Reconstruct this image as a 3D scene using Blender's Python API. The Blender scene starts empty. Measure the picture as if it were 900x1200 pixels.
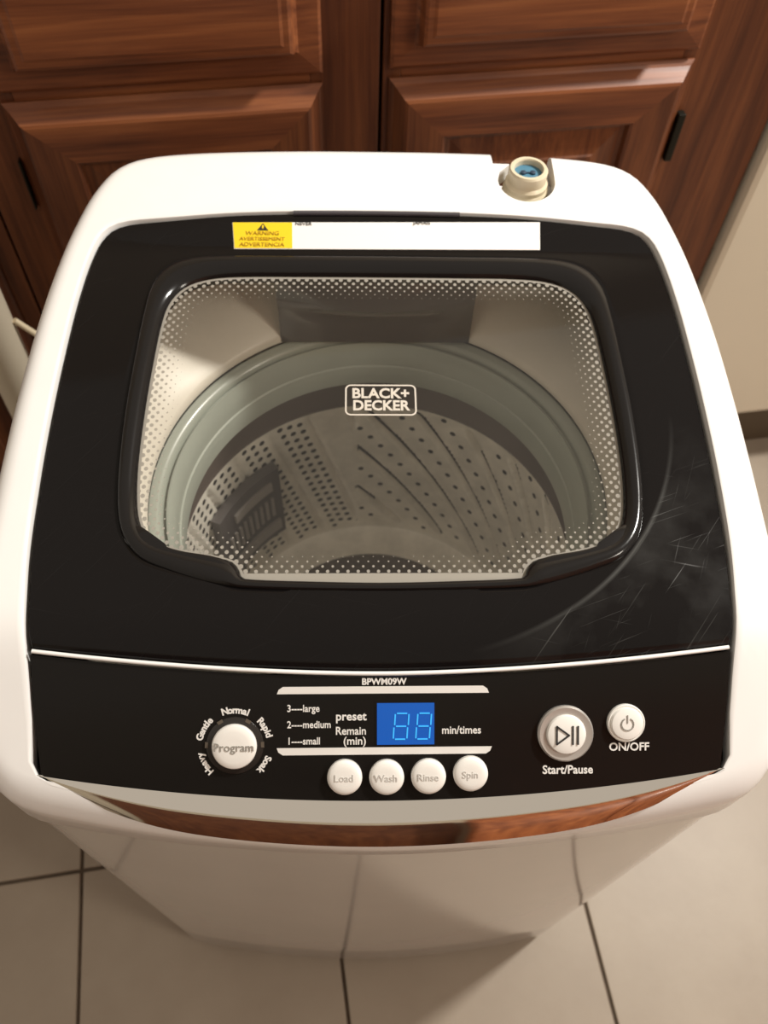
import bpy, bmesh, math, random
from mathutils import Vector, Matrix, geometry
import numpy as np
random.seed(4)
S = bpy.context.scene
COL = S.collection
PI = math.pi

# ---------------------------------------------------------------- camera
R_ = [(0.98726111, -0.11753108, 0.10724711),
      (-0.15685926, -0.8319025, 0.53229071),
      (0.02665844, -0.54233262, -0.83974083)]        # columns: image right, image down, forward
right = Vector([r[0] for r in R_]); down = Vector([r[1] for r in R_]); fwd = Vector([r[2] for r in R_])
cam_d = bpy.data.cameras.new('camera'); cam = bpy.data.objects.new('camera', cam_d); COL.objects.link(cam)
M = Matrix((right, -down, -fwd)).transposed().to_4x4(); M.translation = Vector((0, 0, 1.22))
cam.matrix_world = M
cam_d.sensor_fit = 'VERTICAL'; cam_d.sensor_height = 24; cam_d.lens = 24 * 1008 / 1200
cam_d.clip_start = .02
cam_d.dof.use_dof = True; cam_d.dof.focus_distance = .50; cam_d.dof.aperture_fstop = 6.5
S.camera = cam

# ---------------------------------------------------------------- world, lamps, exposure
w = bpy.data.worlds.new('room_light'); S.world = w; w.use_nodes = True
bg = w.node_tree.nodes['Background']; bg.inputs[0].default_value = (1.0, .87, .72, 1); bg.inputs[1].default_value = .31
def lamp(name, loc, size, power, col, target):
    d = bpy.data.lights.new(name, 'AREA'); d.shape = 'DISK'; d.size = size; d.energy = power; d.color = col
    o = bpy.data.objects.new(name, d); COL.objects.link(o); o.location = loc
    o.rotation_euler = (Vector(target) - Vector(loc)).to_track_quat('-Z', 'Y').to_euler(); return o
lamp('ceiling_lamp', (1.34, .62, 2.15), .20, 26, (1, .965, .90), (.3, .3, 0))
lamp('fill_light', (2.1, -1.1, 2.3), .6, 13, (1, .92, .80), (.5, .6, .4))  # added fill, unseen: brightens the floor and the fronts facing the viewer
S.view_settings.view_transform = 'Standard'; S.view_settings.look = 'None'
S.view_settings.exposure = 0.80; S.view_settings.gamma = 1; S.view_settings.use_curve_mapping = False

# ---------------------------------------------------------------- materials
def mat(name, col=(.8, .8, .8), rough=.5, metal=0, coat=0, spec=.5, sub=0):
    m = bpy.data.materials.new(name); m.use_nodes = True
    b = m.node_tree.nodes['Principled BSDF']
    b.inputs['Base Color'].default_value = (*col, 1); b.inputs['Roughness'].default_value = rough
    b.inputs['Metallic'].default_value = metal; b.inputs['Coat Weight'].default_value = coat
    b.inputs['Coat Roughness'].default_value = .08
    b.inputs['Specular IOR Level'].default_value = spec
    return m
def N(m, t, **kw):
    n = m.node_tree.nodes.new(t)
    for k, v in kw.items():
        if k in n.inputs: n.inputs[k].default_value = v
        else: setattr(n, k, v)
    return n
def L(m, a, b): m.node_tree.links.new(a, b)
def math_(m, op, a, b=None, c=None, clamp=False):
    n = N(m, 'ShaderNodeMath', operation=op, use_clamp=clamp)
    for i, v in enumerate((a, b, c)):
        if v is None: continue
        if isinstance(v, (int, float)): n.inputs[i].default_value = v
        else: L(m, v, n.inputs[i])
    return n.outputs[0]
def ramp(m, fac, stops):
    r = N(m, 'ShaderNodeValToRGB'); e = r.color_ramp.elements
    while len(e) < len(stops): e.new(.5)
    for q, (p, c) in zip(e, stops): q.position = p; q.color = (*c, 1)
    L(m, fac, r.inputs[0]); return r.outputs[0]
def speckle(m, base, amt, scale, rough=None, bump=0):
    """fine uneven tone on a plain surface"""
    tc = N(m, 'ShaderNodeTexCoord'); n = N(m, 'ShaderNodeTexNoise', Scale=scale, Detail=4.0)
    L(m, tc.outputs['Object'], n.inputs['Vector'])
    lo = tuple(c * (1 - amt) for c in base); hi = tuple(min(1, c * (1 + amt)) for c in base)
    b = m.node_tree.nodes['Principled BSDF']
    L(m, ramp(m, n.outputs['Fac'], [(.3, lo), (.7, hi)]), b.inputs['Base Color'])
    if bump:
        bp = N(m, 'ShaderNodeBump', Strength=bump, Distance=.001); L(m, n.outputs['Fac'], bp.inputs['Height']); L(m, bp.outputs[0], b.inputs['Normal'])
    return m

def wood(name, axis, dark=.80):
    m = mat(name, rough=.38, coat=.05, spec=.35); b = m.node_tree.nodes['Principled BSDF']
    tc = N(m, 'ShaderNodeTexCoord'); mp = N(m, 'ShaderNodeMapping')
    mp.inputs['Scale'].default_value = {'z': (34, 34, 2.2), 'x': (2.2, 34, 34)}[axis]
    mp.inputs['Location'].default_value = (3.1, 1.7, 5.3)
    L(m, tc.outputs['Object'], mp.inputs[0])
    n = N(m, 'ShaderNodeTexNoise', Scale=1.0, Detail=7.0, Roughness=.62, Distortion=.9); L(m, mp.outputs[0], n.inputs['Vector'])
    mp2 = N(m, 'ShaderNodeMapping'); mp2.inputs['Scale'].default_value = {'z': (330, 330, 9), 'x': (9, 330, 330)}[axis]
    L(m, tc.outputs['Object'], mp2.inputs[0])
    n2 = N(m, 'ShaderNodeTexNoise', Scale=1.0, Detail=3.0); L(m, mp2.outputs[0], n2.inputs['Vector'])
    f = math_(m, 'ADD', math_(m, 'MULTIPLY', n.outputs['Fac'], .75), math_(m, 'MULTIPLY', n2.outputs['Fac'], .25))
    d = dark
    L(m, ramp(m, f, [(.30, (.055*d, .016*d, .008*d)), (.46, (.135*d, .042*d, .017*d)), (.58, (.21*d, .070*d, .026*d)), (.72, (.29*d, .105*d, .038*d))]), b.inputs['Base Color'])
    bp = N(m, 'ShaderNodeBump', Strength=.25, Distance=.0012); L(m, f, bp.inputs['Height']); L(m, bp.outputs[0], b.inputs['Normal'])
    return m
WV = wood('oak_grain_upright', 'z'); WH = wood('oak_grain_level', 'x', 1.12); WD = wood('oak_grain_brown', 'z', .8)  # WH: light on drawers and lips put into its colour; WD plain brown

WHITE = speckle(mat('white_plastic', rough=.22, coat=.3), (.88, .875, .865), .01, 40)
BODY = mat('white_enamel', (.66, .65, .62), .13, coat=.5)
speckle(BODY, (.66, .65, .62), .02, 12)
def black_gloss():
    m = mat('black_gloss_scuffed', (.006, .005, .005), .09, spec=.2); b = m.node_tree.nodes['Principled BSDF']
    tc = N(m, 'ShaderNodeTexCoord')
    # worn corner: strength grows towards the front right of the lid, outside an arc with a paler edge
    sep = N(m, 'ShaderNodeSeparateXYZ'); L(m, tc.outputs['Object'], sep.inputs[0])
    dist = N(m, 'ShaderNodeVectorMath', operation='DISTANCE'); L(m, tc.outputs['Object'], dist.inputs[0])
    dist.inputs[1].default_value = (.150, -.095, .765)
    near = math_(m, 'SUBTRACT', 1, math_(m, 'DIVIDE', dist.outputs['Value'], .115), clamp=True)
    arc = N(m, 'ShaderNodeVectorMath', operation='DISTANCE')
    cmb = N(m, 'ShaderNodeCombineXYZ'); L(m, sep.outputs[0], cmb.inputs[0]); L(m, sep.outputs[1], cmb.inputs[1])
    L(m, cmb.outputs[0], arc.inputs[0]); arc.inputs[1].default_value = (.018, .022, 0)
    out = math_(m, 'MULTIPLY', math_(m, 'SUBTRACT', arc.outputs['Value'], .176), 400, clamp=True)
    edge = math_(m, 'SUBTRACT', 1, math_(m, 'MULTIPLY', math_(m, 'ABSOLUTE', math_(m, 'SUBTRACT', arc.outputs['Value'], .1775)), 500), clamp=True)
    total = None
    for ang, sc, th in ((.9, 1, .66), (.35, 1.3, .68), (-.2, .9, .69), (1.2, 1.6, .70)):
        mp = N(m, 'ShaderNodeMapping'); mp.inputs['Rotation'].default_value = (0, 0, -ang)
        L(m, tc.outputs['Object'], mp.inputs[0])
        mp2 = N(m, 'ShaderNodeMapping'); mp2.inputs['Scale'].default_value = (14 * sc, 620 * sc, 1); L(m, mp.outputs[0], mp2.inputs[0])
        n = N(m, 'ShaderNodeTexNoise', Scale=1.0, Detail=2.0); L(m, mp2.outputs[0], n.inputs['Vector'])
        s = math_(m, 'MULTIPLY', math_(m, 'SUBTRACT', n.outputs['Fac'], th), 9, clamp=True)
        total = s if total is None else math_(m, 'ADD', total, s, clamp=True)
    haze = N(m, 'ShaderNodeTexNoise', Scale=26.0, Detail=6.0); L(m, tc.outputs['Object'], haze.inputs['Vector'])
    hz = math_(m, 'MULTIPLY', math_(m, 'SUBTRACT', haze.outputs['Fac'], .42), 2.2, clamp=True)
    k = math_(m, 'MULTIPLY', math_(m, 'MULTIPLY', near, out), 1.6, clamp=True)
    wear = math_(m, 'ADD', math_(m, 'MULTIPLY', k, math_(m, 'ADD', math_(m, 'MULTIPLY', total, .6), math_(m, 'MULTIPLY', hz, .3))), math_(m, 'MULTIPLY', math_(m, 'MULTIPLY', edge, near), .5), clamp=True)
    few = math_(m, 'MULTIPLY', total, .025)
    wear = math_(m, 'ADD', wear, few, clamp=True)
    L(m, ramp(m, wear, [(0, (.006, .005, .005)), (1, (.10, .10, .095))]), b.inputs['Base Color'])
    L(m, math_(m, 'ADD', .07, math_(m, 'MULTIPLY', wear, .4)), b.inputs['Roughness'])
    return m
BLACK = black_gloss()
BLACKP = mat('black_frame_plastic', (.008, .007, .007), .16, spec=.35)
CHROME = mat('chrome', (.82, .80, .76), .06, metal=1)
PRINT = mat('white_print', (.78, .76, .73), .5)
GREYP = mat('grey_print', (.30, .28, .25), .5)
INK = mat('black_print', (.02, .02, .02), .5)
YEL = mat('yellow_label', (.85, .60, .01), .5); YINK = mat('faded_label_ink', (.42, .24, .01), .5)
LABEL = mat('white_label', (.86, .83, .80), .45)
BTN = mat('white_button', (.85, .83, .79), .3, coat=.2)
SILV = mat('silver_button_ring', (.50, .47, .44), .38, metal=.55)
DECK = speckle(mat('cream_plastic', rough=.4), (.70, .65, .57), .03, 30)
RING = speckle(mat('pale_ring_plastic', rough=.3, coat=.2), (.35, .375, .33), .03, 20)
def steel():
    m = mat('drum_steel', (.36, .33, .30), .42, metal=.25); b = m.node_tree.nodes['Principled BSDF']
    tc = N(m, 'ShaderNodeTexCoord'); n = N(m, 'ShaderNodeTexNoise', Scale=38.0, Detail=6.0, Roughness=.65); L(m, tc.outputs['Object'], n.inputs['Vector'])
    L(m, ramp(m, n.outputs['Fac'], [(.35, (.74, .70, .63)), (.65, (.93, .88, .80))]), b.inputs['Base Color'])
    return m
STEEL = steel()
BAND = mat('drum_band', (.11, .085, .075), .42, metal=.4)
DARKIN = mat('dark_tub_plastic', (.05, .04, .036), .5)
SPOUT = mat('smoky_grey_plastic', (.060, .054, .062), .15, coat=.5)
FIT = mat('ivory_fitting_plastic', (.66, .58, .42), .35, coat=.1)
BLUE = mat('blue_filter_screen', (.07, .20, .30), .5); NAVY = mat('navy_screen_core', (.012, .035, .07), .5)
def emis(name, col, e):
    m = mat(name, col, .25); b = m.node_tree.nodes['Principled BSDF']; b.inputs['Emission Color'].default_value = (*col, 1); b.inputs['Emission Strength'].default_value = e; return m
LED = emis('blue_display_glow', (.003, .07, .34), .30); SEG = emis('display_segments', (.03, .30, .62), .5)
CREAM = speckle(mat('cream_appliance_enamel', rough=.35), (.68, .62, .50), .02, 5)
TOE = mat('brown_toe_kick', (.085, .06, .035), .6)
HINGE = mat('dark_bronze_hinge', (.012, .012, .008), .4, metal=.6)
HOSE = mat('pale_hose_plastic', (.50, .44, .34), .5); CORDM = mat('ivory_cord', (.62, .52, .36), .5)
GROUT = speckle(mat('brown_grout', rough=.9), (.10, .072, .05), .2, 60)
def tilem():
    m = mat('beige_floor_tile', rough=.42, spec=.35); b = m.node_tree.nodes['Principled BSDF']
    tc = N(m, 'ShaderNodeTexCoord'); oi = N(m, 'ShaderNodeObjectInfo')
    ad = N(m, 'ShaderNodeVectorMath', operation='ADD'); L(m, tc.outputs['Object'], ad.inputs[0]); L(m, oi.outputs['Random'], ad.inputs[1])
    n = N(m, 'ShaderNodeTexNoise', Scale=6.0, Detail=6.0, Roughness=.6); L(m, ad.outputs[0], n.inputs['Vector'])
    L(m, ramp(m, n.outputs['Fac'], [(.3, (.30, .245, .19)), (.7, (.355, .298, .235))]), b.inputs['Base Color'])
    n3 = N(m, 'ShaderNodeTexNoise', Scale=90.0, Detail=3.0); L(m, tc.outputs['Object'], n3.inputs['Vector'])
    bp = N(m, 'ShaderNodeBump', Strength=.12, Distance=.001); L(m, n3.outputs['Fac'], bp.inputs['Height']); L(m, bp.outputs[0], b.inputs['Normal'])
    return m
TILE = tilem()

# ---------------------------------------------------------------- helpers
def obj(name, verts, faces, m, parent=None, smooth=False, sharp=None):
    me = bpy.data.meshes.new(name); me.from_pydata([tuple(v) for v in verts], [], faces); me.validate()
    bm = bmesh.new(); bm.from_mesh(me); bmesh.ops.remove_doubles(bm, verts=bm.verts, dist=1e-6)
    bmesh.ops.recalc_face_normals(bm, faces=bm.faces); bm.to_mesh(me); bm.free()
    for p in me.polygons: p.use_smooth = smooth
    if smooth and sharp is not None: me.set_sharp_from_angle(angle=math.radians(sharp))
    me.materials.append(m); o = bpy.data.objects.new(name, me); COL.objects.link(o)
    if parent: o.parent = parent
    return o
def empty(name, loc, rz=0):
    o = bpy.data.objects.new(name, None); COL.objects.link(o); o.location = loc; o.rotation_euler = (0, 0, rz); o.empty_display_size = .05; return o
def tag(o, label=None, cat=None, group=None, kind=None):
    for k, v in (('label', label), ('category', cat), ('group', group), ('kind', kind)):
        if v: o[k] = v
    return o
def box(name, x0, x1, y0, y1, z0, z1, m, parent=None, bev=0.0, label=None):
    bm = bmesh.new(); bmesh.ops.create_cube(bm, size=1)
    for v in bm.verts: v.co = Vector(((x0+x1)/2 + v.co.x*(x1-x0), (y0+y1)/2 + v.co.y*(y1-y0), (z0+z1)/2 + v.co.z*(z1-z0)))
    if bev: bmesh.ops.bevel(bm, geom=bm.edges, offset=bev, segments=2, affect='EDGES', profile=.6)
    me = bpy.data.meshes.new(name); bm.to_mesh(me); bm.free(); me.materials.append(m)
    o = bpy.data.objects.new(name, me); COL.objects.link(o)
    if parent: o.parent = parent
    if label: o['label'] = label
    return o
def loft(name, loops, m, parent=None, smooth=True, cap0=False, cap1=False, close=False, sharp=35):
    n = len(loops[0]); V = [v for l in loops for v in l]; F = []
    K = len(loops)
    for a in range(K if close else K-1):
        b = (a+1) % K
        for i in range(n):
            j = (i+1) % n; F.append((a*n+i, a*n+j, b*n+j, b*n+i))
    if cap0: F.append(tuple(range(n)))
    if cap1: F.append(tuple((K-1)*n+i for i in range(n)))
    return obj(name, V, F, m, parent, smooth, sharp)
def lathe(name, prof, m, parent=None, c=(0, 0), seg=96, smooth=True, cap0=False, cap1=False, sharp=35):
    loops = [[(c[0]+r*math.cos(2*PI*i/seg), c[1]+r*math.sin(2*PI*i/seg), z) for i in range(seg)] for r, z in prof]
    return loft(name, loops, m, parent, smooth, cap0, cap1, sharp=sharp)
def tube(name, pts, r, m, parent=None, seg=12, rings=None):
    pts = [Vector(p) for p in pts]; loops = []
    for i, p in enumerate(pts):
        t = (pts[min(i+1, len(pts)-1)] - pts[max(i-1, 0)]).normalized()
        a = t.orthogonal().normalized() if i == 0 else (a - a.dot(t)*t).normalized()
        b = t.cross(a); rr = rings[i] if rings else r
        loops.append([p + rr*(math.cos(2*PI*k/seg)*a + math.sin(2*PI*k/seg)*b) for k in range(seg)])
    return loft(name, loops, m, parent, True, True, True, sharp=60)
def catmull(P, n, closed=True):
    P = [np.array(p, float) for p in P]; out = []
    K = len(P)
    for i in range(K if closed else K-1):
        if closed: p0, p1, p2, p3 = P[i-1], P[i], P[(i+1) % K], P[(i+2) % K]
        else: p0, p1, p2, p3 = P[max(i-1, 0)], P[i], P[i+1], P[min(i+2, K-1)]
        for k in range(n):
            t = k/n
            # centripetal-like soft tangents
            d = np.linalg.norm(p2-p1)
            m1 = (p2-p0)/max(1e-9, np.linalg.norm(p2-p0))*d; m2 = (p3-p1)/max(1e-9, np.linalg.norm(p3-p1))*d
            out.append((2*t**3-3*t**2+1)*p1 + (t**3-2*t**2+t)*m1 + (-2*t**3+3*t**2)*p2 + (t**3-t**2)*m2)
    if not closed: out.append(P[-1])
    return np.array(out)
def mirror(half):
    """half outline from (0,back) clockwise on x>=0 to (0,front) -> closed loop"""
    return half + [(-x, y) for x, y in half[-2:0:-1]]
def byangle(half, n=200, c=(0, .0)):
    P = catmull(mirror(half), 12)
    ang = np.unwrap(np.arctan2(P[:, 1]-c[1], P[:, 0]-c[0])); 
    if ang[-1] < ang[0]: P = P[::-1]; ang = np.unwrap(np.arctan2(P[:, 1]-c[1], P[:, 0]-c[0]))
    P2 = np.vstack([P, P, P]); A2 = np.concatenate([ang-2*PI, ang, ang+2*PI])
    o = np.argsort(A2); A2 = A2[o]; P2 = P2[o]
    T = np.linspace(-PI, PI, n, endpoint=False)
    T = T + 0
    base = ang[0]
    return np.c_[np.interp(T, A2, P2[:, 0]), np.interp(T, A2, P2[:, 1])]
PR = [(-.32, .650), (-.225, .705), (-.14, .762), (.235, .80), (.34, .801)]
def zraw(y): return float(np.interp(y, [p[0] for p in PR], [p[1] for p in PR]))
def zp(y): return sum(zraw(y + d) for d in (-.010, -.005, 0, .005, .010)) / 5
def inset(P, d):
    """move a closed counter-clockwise loop inwards by d"""
    t = np.roll(P, -1, 0) - np.roll(P, 1, 0); t /= np.linalg.norm(t, axis=1)[:, None]
    return P + d*np.c_[-t[:, 1], t[:, 0]]
def sdist(pt, P):
    A = P; B = np.roll(P, -1, 0); d = B-A; t = np.clip(((pt-A)*d).sum(1)/np.maximum((d*d).sum(1), 1e-12), 0, 1)
    return float(np.min(np.hypot(*(A+t[:, None]*d-pt).T)))
def fillet_grid(name, outer, rings, zf, m, parent, hole=None, depth=.003, uvd=False):
    """surface on the height field between a loop and its centre (or a hole loop), with a skirt"""
    c = outer.mean(0); loops = []
    inner = hole if hole is not None else c + (outer-c)*.02
    loops.append([(x, y, zf(y)-depth) for x, y in outer])
    for k in range(rings+1):
        q = outer + (inner-outer)*k/rings; loops.append([(x, y, zf(y)) for x, y in q])
    if hole is not None: loops.append([(x, y, zf(y)-depth) for x, y in inner])
    return loft(name, loops, m, parent, True, cap1=(hole is None), sharp=50)

# ================================================================ floor
floor = box('floor', -1.6, 2.4, -1.6, 1.5, -.06, -.004, GROUT); tag(floor, kind='structure')
T = .3245; gw = .0045
tm = None
for i in range(-4, 6):
    for j in range(-5, 2):
        x0 = -.003 + i*T; y0 = .273 + j*T
        x1, y1 = x0+T, y0+T
        if y0 > .86: continue
        if tm is None:
            t = box('floor_tile', -T/2+gw/2, T/2-gw/2, -T/2+gw/2, T/2-gw/2, -.010, 0, TILE, floor, bev=.0018); tm = t
        else:
            t = tm.copy(); COL.objects.link(t)
        t.location = ((x0+x1)/2, (y0+y1)/2, random.uniform(-.0004, 0))
wb = box('wall_back', -1.6, 2.2, 1.42, 1.5, 0, 2.4, speckle(mat('cream_wall', rough=.8), (.60, .53, .42), .02, 20)); tag(wb, kind='structure')

# ================================================================ wooden base cabinets
FY = .800                                        # face-frame front
def ringpanel(name, x0, x1, z0, z1, prof, m, parent, ybase=FY):
    """rectangular raised shape: prof = [(inset, height)] from the back edge to the field"""
    loops = []
    for ins, h in prof:
        loops.append([(x0+ins, ybase-h, z0+ins), (x1-ins, ybase-h, z0+ins), (x1-ins, ybase-h, z1-ins), (x0+ins, ybase-h, z1-ins)])
    return loft(name, loops, m, parent, smooth=False, cap0=True, cap1=True)
def cabinet(label, x0, x1, dx0, dx1, hinges):
    c = empty('base_cabinet', ((x0+x1)/2, FY, 0)); tag(c, label, 'cabinet', 'wooden base cabinets along the wall')
    ox = (x0+x1)/2
    def X(v): return v-ox
    # parts sit in the frame of the empty: y measured from the face
    def P(o): o.location = (0, -FY, 0); return o
    P(box('carcass', X(x0)+.002, X(x1)-.002, FY+.02, FY+.56, .10, .905, WD, c))
    P(box('toe_kick', X(x0)+.002, X(x1)-.002, FY+.055, FY+.075, 0, .10, TOE, c))
    P(box('stile', X(x0)+.0002, X(dx0)+.012, FY, FY+.02, .10, .905, WV, c, .0012))
    P(box('stile', X(dx1)-.012, X(x1)-.0002, FY, FY+.02, .10, .905, WV, c, .0012))
    for a, b in ((.10, .135), (.730, .775), (.885, .905)):
        P(box('rail', X(dx0)+.012, X(dx1)-.012, FY, FY+.02, a, b, WH, c, .0008))
    d = ringpanel('door', X(dx0), X(dx1), .118, .7455, [(0, .0012), (.0, .0035), (.0025, .006), (.0045, .0075), (.014, .020), (.017, .0212), (.055, .0212), (.058, .0195), (.060, .0135), (.066, .0120)], WV, c); P(d)
    d.data.materials.append(WH)
    for p in d.data.polygons:
        if p.center.z > .69 and abs(p.normal.x) < .3: p.material_index = 1  # top rail gets the paler oak, painting the light on its bevel
    ringpanel('raised_panel', X(dx0)+.0605, X(dx1)-.0605, .1785, .685, [(0, .0118), (.004, .0122), (.030, .0185), (.032, .020)], WV, d)
    for z in (.66, .20):
        hx = dx1 if hinges == 'r' else dx0; sg = 1 if hinges == 'r' else -1
        h = box('hinge', X(hx)+sg*.0005-(.002 if sg < 0 else 0), X(hx)+sg*.0005+(.008 if sg > 0 else 0)+.000, FY-.010, FY-.0005, z-.028, z+.028, HINGE, d, .001, 'dark bronze hinge')
    w_ = ringpanel('drawer', X(dx0), X(dx1), .757, .895, [(0, .0012), (0, .006), (.003, .008), (.022, .0095), (.025, .0125), (.028, .0225), (.031, .0240)], WH, c); P(w_)
    ringpanel('drawer_field', X(dx0)+.036, X(dx1)-.036, .793, .859, [(0, .0241), (.003, .0252)], WH, w_)
    return c
cabinet('brown oak base cabinet behind the washer inlet, its door hinged on the wide right stile', .1385, .572, .1445, .4585, 'r')
cabinet('brown oak base cabinet behind the left half of the washer, middle one of three', -.262, .1355, -.2215, .0795, 'l')
cabinet('dark brown oak base cabinet at the left picture edge, behind the pale pipe', -.70, -.264, -.655, -.285, 'l')

# ---------------------------------------------------------------- dishwasher
dw = empty('dishwasher', (.873, .80, 0)); tag(dw, 'cream enamel dishwasher beside the wooden cabinet at the right edge', 'dishwasher')
def PD(o): o.location = (-.873, -.80, 0); return o
PD(box('case', .579, 1.169, .82, 1.38, .11, .90, TOE, dw))
PD(box('door', .577, 1.170, .787, .819, .145, .76, CREAM, dw, .009))
PD(box('control_strip', .577, 1.170, .787, .819, .765, .90, CREAM, dw, .006))
PD(box('toe_panel', .580, 1.167, .835, .85, 0, .143, TOE, dw))

# other side of the kitchen, unseen: wall, door and cupboard added for chrome reflections
wf = box('wall_front', -1.6, 2.4, -1.62, -1.54, 0, 2.4, bpy.data.materials['cream_wall']); tag(wf, kind='structure')
dr = box('reflection_door', -1.15, .10, -1.53, -1.49, 0, 2.05, WD, None, .004); tag(dr, kind='structure')  # added dark area, standing in for the viewer's dark clothes in the chrome
lo_c = empty('reflection_cupboard', (.75, -1.25, 0)); tag(lo_c, 'orange oak tall cupboard added opposite the washer for chrome reflections', 'cupboard')
OAK = wood('light_oak_grain', 'z', 2.4)
box('carcass', -.62, 1.15, -.26, .02, 0, 1.96, OAK, lo_c, .004)
for k in range(4): box('door', -.61+k*.435, -.195+k*.435, .021, .038, .06, 1.92, OAK, lo_c, .004)

# ---------------------------------------------------------------- pipe and cord left of the washer
hose = tube('standing_pipe', [(-.268 - .004*math.sin(k*.25), .660, .0+.045*k) for k in range(0, 17)], .021, HOSE, None, 20)
tag(hose, 'pale cream upright pipe at the left picture edge beside the washer', 'pipe')
cord = tube('power_cord', catmull([(-.2445, .660, .606), (-.236, .661, .592), (-.222, .662, .570), (-.200, .665, .52), (-.175, .655, .40), (-.165, .650, .20), (-.170, .645, .03), (-.180, .64, .0062), (-.15, .655, .0055), (-.10, .67, .0055)], 6, False), .0030, CORDM, None, 10)
tag(cord, 'thin ivory cord running from the pale pipe behind the washer', 'cord')

# ================================================================ washing machine
YAW = math.radians(-8.0)
ux = Vector((math.cos(YAW), math.sin(YAW), 0))
O = Vector((.070, .350, 0)) + ux*(-.004)
W = empty('washing_machine', O, YAW)
tag(W, 'white portable top-loading washing machine with black lid and control panel', 'washing machine')
OUT = [(0, .2575), (.06, .257), (.12, .2545), (.165, .2500), (.190, .2435), (.206, .2325), (.2165, .216), (.2245, .195), (.2345, .150), (.2415, .0866), (.2445, .0286), (.2455, -.02),
       (.2455, -.08), (.2450, -.14), (.2430, -.178), (.237, -.202), (.221, -.2205), (.19, -.2290), (.11, -.2405), (0, -.247)]
OUT = [(x, y + .0078*max(0, y-.15)/.107) for x, y in OUT]
outer = byangle(OUT, 240)
LIDO = [(0, .1892), (.10, .1865), (.165, .1795), (.190, .1755), (.202, .1675), (.2085, .150), (.2135, .110), (.2160, .060), (.2170, .010), (.2165, -.040), (.2140, -.090), (.2085, -.135), (.2055, -.160), (.2035, -.185), (.2000, -.2105),
        (.150, -.2175), (.08, -.2230), (0, -.2250)]
inn = byangle(LIDO, 240)
SEAM = .662
def zt(x, y, inn_=False): return zp(y)
# body: bowed front, rounded corners, slightly inside the cover
b0 = inset(outer, .0035)
feet = []
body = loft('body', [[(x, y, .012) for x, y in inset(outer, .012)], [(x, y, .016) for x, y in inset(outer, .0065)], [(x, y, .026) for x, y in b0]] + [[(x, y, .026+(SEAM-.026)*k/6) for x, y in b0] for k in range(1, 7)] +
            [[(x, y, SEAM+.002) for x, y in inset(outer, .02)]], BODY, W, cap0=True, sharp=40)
for sx in (-1, 1):
    for y in (-.17, .18):
        lathe('foot', [(.016, 0), (.018, .003), (.016, .0125)], DARKIN, W, c=(sx*.18, y), seg=20, cap0=True, cap1=True)
# top cover (ring solid with the lid well left open)
rr = .014
loops = []
loops.append([(x, y, SEAM+.004) for x, y in inset(outer, .006)])
loops.append([(x, y, SEAM) for x, y in inset(outer, .0035)])
loops.append([(x, y, SEAM) for x, y in inset(outer, .0008)])
loops.append([(x, y, SEAM+.0012) for x, y in outer])
def ztop(x, y): return zp(y)
def side(d, fr):  # inset distance d, drop fr
    q = inset(outer, d); return [(x, y, max(zp(y)-fr, SEAM+.004)) for x, y in q]
for a in np.linspace(0, PI/2, 9):
    loops.append(side(rr*(1-math.cos(a)), rr*(1-math.sin(a))))
q0 = inset(outer, rr)
for k in range(1, 6):
    q = q0 + (inset(inn, -.0012)-q0)*k/6; loops.append([(x, y, zp(y)) for x, y in q])
loops.append([(x, y, zp(y)) for x, y in inset(inn, -.0022)])
loops.append([(x, y, zp(y)-.0006) for x, y in inset(inn, -.0012)])
loops.append([(x, y, zp(y)-.002) for x, y in inset(inn, -.0009)])
loops.append([(x, y, max(zp(y)-.012, SEAM+.02)) for x, y in inset(inn, -.0009)])
loops.append([(x, y, max(zp(y)-.012, SEAM+.02)) for x, y in inset(outer, .010)])
cover = loft('top_cover', loops, WHITE, W, close=True, sharp=40)
# notch for the water inlet (boolean, applied)
def cutter(verts_loops):
    return loft('cutter', verts_loops, WHITE, None, smooth=False, cap0=True, cap1=True)
FX, FYY = .1165, .2300
sl = []
for a in np.linspace(PI, 2*PI, 17): sl.append((FX+.0225*math.cos(a), .2235+.0225*math.sin(a)))
sl += [(FX+.0225, .2800), (FX-.0120, .2800), (FX-.0120, .2415), (FX-.0205, .2330)]
c1 = cutter([[(x, y, .70) for x, y in sl], [(x, y, .86) for x, y in sl]])
c2s = [(.0915, .2430), (FX+.0150, .2420), (FX+.0150, .29), (.0885, .29)]
c2 = cutter([[(x, y, .70) for x, y in c2s], [(x, y, .86) for x, y in c2s]])
for c in (c1, c2):
    c.parent = W
    md = cover.modifiers.new('cut', 'BOOLEAN'); md.operation = 'DIFFERENCE'; md.object = c; md.solver = 'EXACT'
bpy.context.view_layer.update()
dg = bpy.context.evaluated_depsgraph_get()
nm = bpy.data.meshes.new_from_object(cover.evaluated_get(dg)); nm.name = 'top_cover'
cover.modifiers.clear(); cover.data = nm
nm.set_sharp_from_angle(angle=math.radians(40))
for c in (c1, c2): bpy.data.objects.remove(c)
# back of the notch: inner white pocket wall
box('inlet_pocket', FX-.028, FX+.028, .197, .2535-.004, .735, .7755, WHITE, W, .002)
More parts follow.
